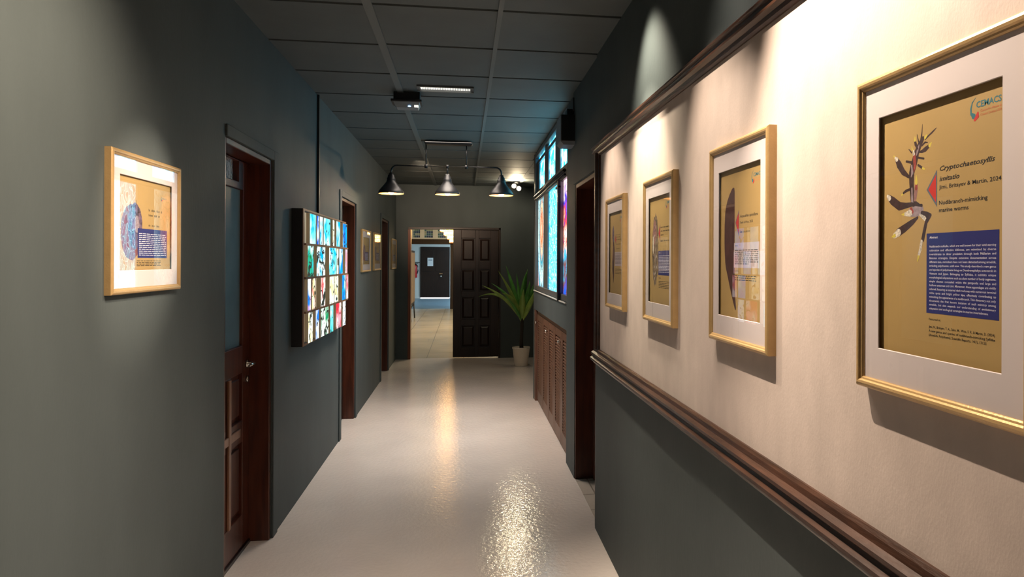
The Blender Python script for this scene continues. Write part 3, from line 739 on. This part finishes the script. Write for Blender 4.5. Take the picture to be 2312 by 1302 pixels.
frame_group('nearest large gold framed poster of a branching dark marine worm with a navy abstract box', (XR-.004, 1.072, 1.655), -PI/2, FW, FH, PW, PH, draw_worm)
frame_group('gold framed poster of a smooth brown sea cucumber, second nearest on the beige wall', (XR-.004, 1.915, 1.655), -PI/2, FW, FH, PW, PH, draw_cucumber)
frame_group('gold framed poster of a mottled stony specimen, third along the beige wall', (XR-.004, 2.745, 1.648), -PI/2, FW, FH, PW, PH, draw_stone)
frame_group('gold framed poster with a thin purple specimen, farthest on the beige wall', (XR-.004, 3.565, 1.645), -PI/2, FW-.01, FH-.01, PW, PH-.01, draw_tall)
frame_group('brightly lit gold framed landscape poster on the dark left wall before the first door', (XL, 2.633, 1.7185), PI/2, .54, .458, .405, .308, draw_chiton, .024)
G2 = 'small framed posters on the far left wall'
frame_group('small framed poster on the left wall just past the second door, with a bright reflection', (XL, 8.17, 1.708), PI/2, .70, .465, .50, .30, draw_chiton, .024, G2)
frame_group('small framed poster on the left wall right before the third door', (XL, 9.19, 1.712), PI/2, .70, .465, .50, .30, draw_chiton, .024, G2)
frame_group('farthest small framed poster on the left wall in the corner by the end wall', (XL, 11.33, 1.705), PI/2, .70, .465, .50, .30, draw_chiton, .024, G2)

# ================================================================== LIGHT BOX
LX = -1.017
org = (XL, 5.57, 1.05)
lb = thing('stained_glass_light_box', 'glowing light box of coloured glass pieces in four rows on the left wall', 'light box', org)
bz0, bz1, by0, by1 = 1.046, 1.934, 4.75, 6.42
f = MB().box(XL, LX-.005, by0, by0+.02, bz0, bz1).box(XL, LX-.005, by1-.02, by1, bz0, bz1).box(XL, LX-.005, by0+.02, by1-.02, bz0, bz0+.018).box(XL, LX-.005, by0+.02, by1-.02, bz1-.018, bz1)
f.build('frame', M['black'], lb, org, .002)
MB().box(XL+.001, LX-.020, by0+.02, by1-.02, bz0+.018, bz1-.018).build('backing', M['box_glow'], lb, org)
rim = MB().box(LX-.005, LX-.001, by0, by0+.045, bz0, bz1).box(LX-.005, LX-.001, by0+.045, by1, bz1-.012, bz1).box(LX-.005, LX-.001, by0+.045, by1, bz0, bz0+.012).build('rim', M['wood_tan'], lb, org)
rim['label'] = 'brown wooden front edge'
RZ = [(1.708, 1.900), (1.497, 1.694), (1.285, 1.484), (1.076, 1.272)]
for z in (1.706, 1.485, 1.262): MB().box(LX-.045, LX+.012, by0+.03, by1+.04, z-.006, z+.006).build('shelf', M['wood_tan'], lb, org)
c_ = dict(lc=(.12, .55, .62), cy=(.0, .28, .48), db=(.0, .03, .28), bl=(.01, .12, .48), wh=(.55, .62, .55), cr=(.48, .42, .22), gr=(.01, .20, .08), rd=(.40, .02, .03), pk=(.55, .22, .26), tl=(.02, .32, .32), ld=(.42, .46, .62))
PIECES = [
 [(4.700, 4.905, 'lc', 'cy', 0), (4.915, 5.014, 'db', 'bl', .2), (5.016, 5.140, 'wh', 'cy', .3), (5.150, 5.420, 'cy', 'lc', .3), (5.430, 5.521, 'wh', 'cr', .6), (5.579, 5.769, 'tl', 'cy', .1), (5.902, 6.128, 'bl', 'cy', .8)],
 [(4.640, 4.838, 'gr', 'tl', .9), (4.885, 5.200, 'wh', 'cy', .8), (5.294, 5.610, 'cy', 'lc', .6), (5.620, 5.735, 'cr', 'wh', .6), (5.745, 5.929, 'bl', 'cy', .1), (6.030, 6.158, 'cy', 'pk', .2)],
 [(4.645, 4.760, 'bl', 'pk', .1), (4.770, 4.905, 'rd', 'cr', .8), (5.026, 5.208, 'rd', 'wh', .9), (5.316, 5.521, 'wh', 'cr', .5), (5.579, 5.769, 'cr', 'wh', .7), (5.848, 6.035, 'cy', 'bl', .3), (6.045, 6.170, 'pk', 'rd', .3)],
 [(4.664, 4.820, 'wh', 'cr', .9), (4.893, 5.020, 'ld', 'bl', .2), (5.030, 5.330, 'wh', 'gr', .8), (5.342, 5.490, 'tl', 'lc', .4), (5.608, 5.870, 'pk', 'rd', .5), (5.880, 6.041, 'wh', 'ld', .7)]]
k = 0
for (z0, z1), row in zip(RZ, PIECES):
    z0, z1 = 1.6+(z0-1.6)*1.0485, 1.6+(z1-1.6)*1.0485
    for a, c, t_, b_, dk in row:
        a *= 1.0485; c *= 1.0485
        k += 1; dd = random.Random(k).choice((0, .006, .012))
        a, c = a+.009, c-.009
        MB().box(LX-.044, LX+dd+.002, a-.008, a, z0-.004, z1+.002).box(LX-.044, LX+dd+.002, c, c+.008, z0-.004, z1+.002).box(LX-.044, LX+dd+.002, a, c, z1-.002, z1+.002).build('divider', M['divider'], lb, org)
        MB().box(LX-.04, LX+dd, a, c, z0, z1-.002).build('glass_piece', box_glass('lit_glass_%d' % k, c_[t_], c_[b_], (.02, .025, .02), k, .95, dk), lb, org)
# cable trunking above the light box
o = MB().box(XL, XL+.016, 5.535, 5.562, 1.934, ZC).build('cable_trunking', M['black'], None, (XL, 5.55, 1.934)); o['label'] = 'thin black cable trunking running from the ceiling down to the light box'; o['category'] = 'cable'

# ================================================================== CEILING FITTINGS
# pendant
PY_ = 7.45
org = (-.17, PY_, ZC)
pd = thing('pendant_lamp', 'black three shade bar pendant lamp hanging from the ceiling', 'lamp', org)
MB().box(-.405, .085, PY_-.06, PY_+.06, ZC-.045, ZC-.008).build('ceiling_plate', M['black_metal'], pd, org, .018)
for x in (-.389, .022): MB().tube([(x, PY_, ZC-.04), (x, PY_, 2.575)], .0065).lathe([(.001, -.02), (.016, -.018), (.016, .018), (.001, .02)], (x, PY_, 2.573), 14).build('hanging_rod', M['black_metal'], pd, org)
bar = [(-.738, PY_, 2.49), (-.738, PY_, 2.515)]
for k in range(1, 7):
    a = PI-PI/2*k/6; bar.append((-.678+.06*math.cos(a), PY_, 2.515+.06*math.sin(a)))
bar += [(-.17, PY_, 2.575), (.324-.0, PY_, 2.575)]
for k in range(1, 7):
    a = PI/2-PI/2*k/6; bar.append((.324+.06*math.cos(a), PY_, 2.515+.06*math.sin(a)))
bar += [(.384, PY_, 2.49)]
MB().tube(bar, .0085).tube([(-.172, PY_, 2.575), (-.172, PY_, 2.49)], .0085).lathe([(.001, -.018), (.014, -.016), (.014, .016), (.001, .018)], (-.172, PY_, 2.575), 14).build('bar', M['black_metal'], pd, org)
for x in (-.738, -.172, .384):
    z = 2.285
    pr = [(.126, 0), (.128, .012), (.120, .030), (.098, .060), (.070, .092), (.050, .118), (.043, .140), (.043, .160), (.036, .166), (.034, .185), (.024, .195), (.020, .212), (.001, .213)]
    s_ = MB().lathe([(r_, z+q) for r_, q in pr], (x, PY_, 0), 36).build('lamp_shade', M['black_metal'], pd, org)
    inn = MB().lathe([(.125, z), (.116, z+.028), (.094, z+.057), (.066, z+.089), (.046, z+.115), (.001, z+.12)], (x, PY_, 0), 36).build('shade_lining', M['shade_in'], s_, org)
    inn['label'] = 'pale shade lining'
    MB().lathe([(.001, z-.008), (.016, z-.004), (.028, z+.012), (.031, z+.03), (.026, z+.05), (.014, z+.075), (.013, z+.10)], (x, PY_, 0), 20).build('bulb', M['bulb'], s_, org)
# linear louvre light
org = (-.135, 5.16, ZC)
o = thing('linear_ceiling_light', 'narrow ceiling light with a row of small white cells', 'ceiling light', org)
MB().box(-.335, .065, 5.105, 5.125, ZC-.012, ZC).box(-.335, .065, 5.205, 5.222, ZC-.022, ZC).box(-.335, -.318, 5.125, 5.205, ZC-.012, ZC).box(.048, .065, 5.125, 5.205, ZC-.012, ZC).build('housing', M['grey_metal'], o, org)
b = MB()
for k in range(30): b.box(-.31+k*.0118, -.31+k*.0118+.0075, 5.13, 5.195, ZC-.010, ZC-.001)
b.build('diffuser', M['led'], o, org)
# emergency light
org = (-.42, 5.38, ZC)
o = thing('emergency_light', 'dark box shaped emergency light with blue indicator hanging below ceiling', 'light', org)
MB().box(-.515, -.325, 5.33, 5.46, ZC-.075, ZC).build('housing', M['black'], o, org, .004)
MB().box(-.532, -.310, 5.30, 5.47, ZC-.078, ZC-.060).build('tray', M['black'], o, org, .004)
MB()._a([(-.515, 5.305, 2.762), (-.325, 5.305, 2.762), (-.325, 5.46, 2.762), (-.515, 5.46, 2.762), (-.495, 5.34, 2.725), (-.34, 5.34, 2.725), (-.34, 5.44, 2.725), (-.495, 5.44, 2.725)],
        [(0, 1, 5, 4), (1, 2, 6, 5), (2, 3, 7, 6), (3, 0, 4, 7), (4, 5, 6, 7), (0, 3, 2, 1)]).build('diffuser', M['grey_plastic'], o, org, .003)
MB().lathe([(.001, 0), (.012, 0), (.010, -.004), (.001, -.005)], (-.40, 5.335, 2.735), 16).build('indicator', M['blue_led'], o, org)
MB().box(-.365, -.335, 5.322, 5.345, 2.728, 2.742).build('lamp_lens', M['led'], o, org)
# wall speaker
org = (.81, 5.22, 2.46)
o = thing('wall_speaker', 'black box speaker mounted high on the right wall beside the window', 'speaker', org)
MB().box(.695, .806, 5.10, 5.34, 2.475, 2.665).build('cabinet', M['black'], o, org, .004)
MB().box(.690, .695, 5.105, 5.335, 2.48, 2.66).build('grille', M['grey_plastic'], o, org, .002)
MB()._a([(.690, 5.11, 2.475), (.806, 5.11, 2.475), (.806, 5.33, 2.475), (.690, 5.33, 2.475), (.715, 5.12, 2.450), (.800, 5.12, 2.450), (.800, 5.32, 2.450), (.715, 5.32, 2.450)],
        [(0, 1, 5, 4), (1, 2, 6, 5), (2, 3, 7, 6), (3, 0, 4, 7), (4, 5, 6, 7)]).build('lower_edge', M['grey_plastic'], o, org)
MB().box(.745, .808, 5.16, 5.26, 2.665, 2.72).box(.785, .809, 5.14, 5.28, 2.70, 2.80).build('bracket', M['black'], o, org, .003)
# twin spotlight in far corner
org = (.80, 11.05, ZC)
o = thing('twin_spotlight', 'bright twin head spotlight on the ceiling in the far right corner', 'spotlight', org)
MB().lathe([(.001, ZC-.03), (.05, ZC-.03), (.055, ZC), (.001, ZC)], (.80, 11.05, 0), 24).tube([(.80, 11.05, ZC-.03), (.80, 11.05, ZC-.06)], .01).tube([(.755, 11.05, ZC-.06), (.845, 11.05, ZC-.06)], .008).build('base', M['black_metal'], o, org)
for x, z, yy in ((.762, 2.765, 11.02), (.838, 2.728, 11.02)):
    h = MB().lathe([(.001, .07), (.025, .065), (.034, .03), (.040, -.01), (.038, -.012), (.030, .0), (.001, .0)], (x, yy, z), 20, axis='Y').build('lamp_head', M['black_metal'], o, org)
    MB().lathe([(.001, -.022), (.020, -.018), (.030, -.006), (.031, 0)], (x, yy, z), 20, axis='Y').build('bulb', M['spot_bulb'], h, org)

# ================================================================== PLANT
org = (.875, 10.9, 0)
pl = thing('potted_plant', 'tall green strap leaved plant in a cream pot by the end wall', 'plant', org)
MB().lathe([(.001, .0), (.098, .0), (.102, .006), (.130, .255), (.138, .262), (.138, .285), (.128, .285), (.124, .255), (.001, .250)], (.875, 10.9, 0), 40).build('pot', M['pot'], pl, org)
MB().lathe([(.001, .262), (.07, .258), (.125, .252)], (.875, 10.9, 0), 30).build('soil', M['soil'], pl, org)
MB().tube([(.880, 10.9, .25), (.876, 10.9, .38), (.884, 10.9, .52), (.888, 10.9, .66), (.889, 10.9, .74)], [.033, .027, .025, .026, .022]).build('trunk', M['trunk'], pl, org)
def leaf(m1, m2, tip, wid, dy=0, m='leaf', droop=0):
    B = Vector((.888+random.uniform(-.008, .008), 10.9+dy*.02, .66)); P = [B, Vector((m1[0], 10.9+dy*.3, m1[1])), Vector((m2[0], 10.9+dy*.7, m2[1])), Vector((tip[0], 10.9+dy, tip[1]))]
    N = 18; vs = []; wd = [.35, .30, .38, .52, .68, .82, .92, .98, 1, .98, .93, .86, .77, .66, .54, .42, .29, .16, .02]
    for i in range(N+1):
        t = i/N; q = [(1-t)**3, 3*t*(1-t)**2, 3*t*t*(1-t), t**3]; p = sum((P[j]*q[j] for j in range(4)), Vector())
        t2 = t+.01; q2 = [(1-t2)**3, 3*t2*(1-t2)**2, 3*t2*t2*(1-t2), t2**3]; d = (sum((P[j]*q2[j] for j in range(4)), Vector())-p).normalized()
        side = d.cross(Vector((0, 1, 0))).normalized() if wid > 0 else d.cross(Vector((1, 0, 0))).normalized()
        side = (side+Vector((0, .35*(1 if dy < 0 else -1), 0))).normalized()
        w_ = abs(wid)/2*wd[i]; nrm = side.cross(d)
        vs += [p-side*w_+nrm*w_*.35, p-nrm*0, p+side*w_+nrm*w_*.35]
    fs = []
    for i in range(N): fs += [(3*i, 3*i+1, 3*i+4, 3*i+3), (3*i+1, 3*i+2, 3*i+5, 3*i+4)]
    b = MB(); b._a(vs, fs, 0, True); ob = b.build('leaf', M[m], pl, org, fix=False)
    sd = ob.modifiers.new('thick', 'SOLIDIFY'); sd.thickness = .0015
# (control 1, control 2, tip)
leaf((.80, .86), (.60, 1.10), (.27, 1.235), .060, -.10, 'leaf_pale')
leaf((.80, .95), (.66, 1.12), (.42, 1.26), .058, .12)
leaf((.80, .92), (.70, 1.18), (.515, 1.455), .062, -.04, 'leaf_pale')
leaf((.82, 1.0), (.74, 1.24), (.64, 1.53), .080, .06)
leaf((.87, 1.0), (.83, 1.2), (.81, 1.41), .060, .14)
leaf((.90, 1.0), (.90, 1.25), (.955, 1.43), .090, .05)
leaf((.92, .92), (.99, 1.15), (1.00, 1.30), .085, -.06)
leaf((.98, .90), (1.06, 1.15), (1.14, 1.42), .085, .02)
leaf((.94, .85), (1.04, 1.00), (1.10, 1.22), .085, -.12, 'leaf_pale')
leaf((.86, .80), (.88, 1.02), (.90, 1.18), .105, -.14, 'leaf_pale')
leaf((.82, .82), (.76, 1.08), (.57, 1.12), .085, -.10, 'leaf_pale')
leaf((.84, .80), (.78, .88), (.765, .84), .030, -.06, 'leaf_pale')
leaf((.84, .78), (.75, .95), (.60, 1.10), .045, -.16, 'leaf')
leaf((.70, 1.02), (.50, 1.18), (.22, 1.04), .040, .25, 'leaf_pale')
leaf((.93, .80), (.98, .92), (1.05, 1.02), .070, -.16, 'leaf_pale')
leaf((.90, .95), (.94, 1.2), (.98, 1.48), .075, .15)

# ================================================================== HALL BEYOND
struct(MB().box(-3.4, 2.6, YE+.1, 24.2, -.12, 0).build('floor_hall', M['floor_hall']), 'cream tiled floor of the hall beyond the doorway')
struct(MB().box(-3.4, 2.6, 24.2, 31.4, -.12, 0).build('floor_back', M['floor_back']), 'blue grey floor of the far room')
struct(MB().box(-3.4, -3.3, YE+.16, 31.4, 0, 3.3).build('wall_hall_left', M['cream']))
struct(MB().box(2.5, 2.6, YE+.16, 31.4, 0, 3.3).build('wall_hall_right', M['cream']))
struct(MB().box(-3.4, 2.6, YE+.16, 31.4, 3.2, 3.3).build('ceiling_hall', M['cream']))
struct(MB().box(-3.3, -1.40, YE+.02, YE+.15, 0, 3.2).box(2.1, 2.5, YE+.02, YE+.15, 0, 3.2).box(-1.4, 2.1, YE+.02, YE+.15, ZC+.1, 3.2).build('wall_hall_front', M['cream']))
struct(MB().box(-3.3, -1.95, 24, 24.2, 0, 3.2).box(-.45, -.37, 23.98, 24.22, 0, 2.32).box(-1.95, -.37, 23.98, 24.22, 2.155, 2.32).box(-.37, 2.5, 24, 24.2, 0, 3.2).build('wall_partition', M['door_dark']), 'dark partition with opening at the far end of the hall')
org = (-1.1, 24.1, 2.32)
wn2 = thing('window_2', 'cream transom window with blue and green squares over the far opening', None, org, kind='structure')
fr = MB().box(-1.95, -.37, 24.0, 24.1, 2.32, 2.37).box(-1.95, -.37, 24.0, 24.1, 2.66, 3.2)
pns = [(-1.66, -1.44), (-1.30, -1.02), (-.86, -.60)]
xs = [-1.95]+[v for p_ in pns for v in p_]+[-.37]
for k in range(0, len(xs), 2): fr.box(xs[k], xs[k+1], 24.0, 24.1, 2.37, 2.66)
fr.build('window_frame', M['white_wall'], wn2, org)
cs = [mat('square_navy', (.03, .06, .14), .3), mat('square_green', (.12, .20, .14), .3), mat('square_pale', (.38, .42, .30), .3), mat('square_teal', (.05, .14, .18), .3)]
for a, c in pns:
    b = MB(); rr = random.Random(int(-a*100))
    for i in range(4):
        for j in range(4): b.box(a+(c-a)*i/4+.003, a+(c-a)*(i+1)/4-.003, 24.03, 24.04, 2.37+.29*j/4+.003, 2.37+.29*(j+1)/4-.003, (0 if j in (0, 2) and i else rr.choice((1, 2, 3))))
    b.build('pane', cs, wn2, org)
struct(MB().box(-3.3, 2.5, 31.0, 31.2, 0, 3.2).build('wall_far', M['white_wall']), 'white wall of the far room')
org = (-1.22, 31, 0)
r = thing('door_6', 'black double door with a white notice at the far end', None, org, kind='structure')
b = MB().box(-1.84, -.60, 30.94, 31.0, .03, 2.2)
for a in (-1.78, -1.18): b.box(a, a+.5, 30.93, 30.94, .15, .95).box(a, a+.5, 30.93, 30.94, 1.15, 2.05)
b.build('door_leaf', M['door_dark'], r, org, .004)
MB().box(-1.04, -.90, 30.87, 30.93, 1.04, 1.075).lathe([(.001, -.06), (.04, -.06), (.04, 0)], (-.97, 30.94, .94), 16, axis='Y').build('door_handle', M['chrome'], r, org)
struct(MB().box(-1.82, -.62, 30.93, 31.0, 0, .03).build('trim_12', emis('daylight_gap', (.85, .95, 1), 2.0)), 'bright daylight gap under the far black door')
o = MB().box(-1.54, -1.30, 30.925, 30.932, 1.38, 1.73).box(-1.50, -1.34, 30.922, 30.926, 1.62, 1.64, 1).box(-1.50, -1.34, 30.922, 30.926, 1.655, 1.665, 1).build('paper_notice', [M['paper_white'], M['grey_ink']], None, (-1.42, 30.93, 1.38)); o['label'] = 'white paper notice taped on the far black door'; o['category'] = 'notice'
org = (-2.06, 30.9, .88)
o = thing('fire_extinguisher', 'red fire extinguisher hanging on white wall left of the far door', 'fire extinguisher', org)
MB().lathe([(.001, .88), (.09, .885), (.095, .92), (.095, 1.34), (.07, 1.41), (.03, 1.44), (.001, 1.44)], (-2.06, 30.88, 0), 24).build('cylinder', M['red'], o, org)
MB().box(-2.09, -2.03, 30.85, 30.91, 1.44, 1.50).box(-2.06, -1.86, 30.87, 30.89, 1.52, 1.55).box(-2.10, -1.92, 30.87, 30.89, 1.47, 1.49).build('valve', M['black_metal'], o, org)
MB().tube([(-2.03, 30.86, 1.46), (-1.94, 30.84, 1.38), (-1.93, 30.84, 1.18), (-1.97, 30.84, 1.05)], .02).build('hose', M['black'], o, org)
# display boards
org = (-1.38, 19.6, 0)
o = thing('display_board', 'free standing framed display board seen edge on inside the doorway', 'display board', org)
MB().box(-1.405, -1.365, 18.9, 20.4, .42, 1.88).build('frame', M['black'], o, org, .005)
MB().box(-1.365, -1.355, 18.96, 20.34, .48, 1.82).build('panel', M['sp_stone'], o, org)
for yy in (18.95, 20.35): MB().tube([(-1.385, yy, .42), (-1.36, yy-.02, 0)], .018).build('leg', M['black'], o, org)
for yy in (18.95, 20.35): MB().tube([(-1.385, yy, .42), (-1.60, yy, 0)], .018).build('leg', M['black'], o, org)
# woven tiered lamp
org = (-.20, 17, 2.45)
o = thing('woven_pendant_lamp', 'glowing gold tiered woven pendant lamp behind the far door head', 'lamp', org)
def weave():
    t = NT('glowing_woven_rattan'); g = t.add('ShaderNodeNewGeometry')
    v = t.add('ShaderNodeTexVoronoi'); v.inputs['Scale'].default_value = 26; t.link(g.outputs['Position'], v.inputs['Vector'])
    c = t.ramp(v.outputs['Distance'], [(.15, (1, .72, .32)), (.5, (.75, .33, .06))])
    em = t.add('ShaderNodeEmission'); t.link(c, em.inputs[0]); em.inputs[1].default_value = 8
    t.n.remove(t.b); t.link(em.outputs[0], t.out.inputs[0]); return t.m
wv = weave()
for k, (r_, z0, z1) in enumerate(((.36, 2.29, 2.44), (.27, 2.20, 2.29), (.19, 2.11, 2.20), (.14, 2.03, 2.11))):
    MB().lathe([(r_*.97, z0), (r_, z0+.01), (r_, z1-.01), (r_*.97, z1), (.001, z1)], (-.20, 17, 0), 32).build('shade_tier', wv, o, org)
    MB().lathe([(r_*1.0, z0-.006), (r_*1.015, z0-.006), (r_*1.015, z0+.008), (r_*1.0, z0+.008)], (-.20, 17, 0), 32).build('ring', M['wood_red'], o, org)
MB().tube([(-.20, 17, 2.44), (-.20, 17, 3.2)], .01).build('cord', M['black'], o, org)
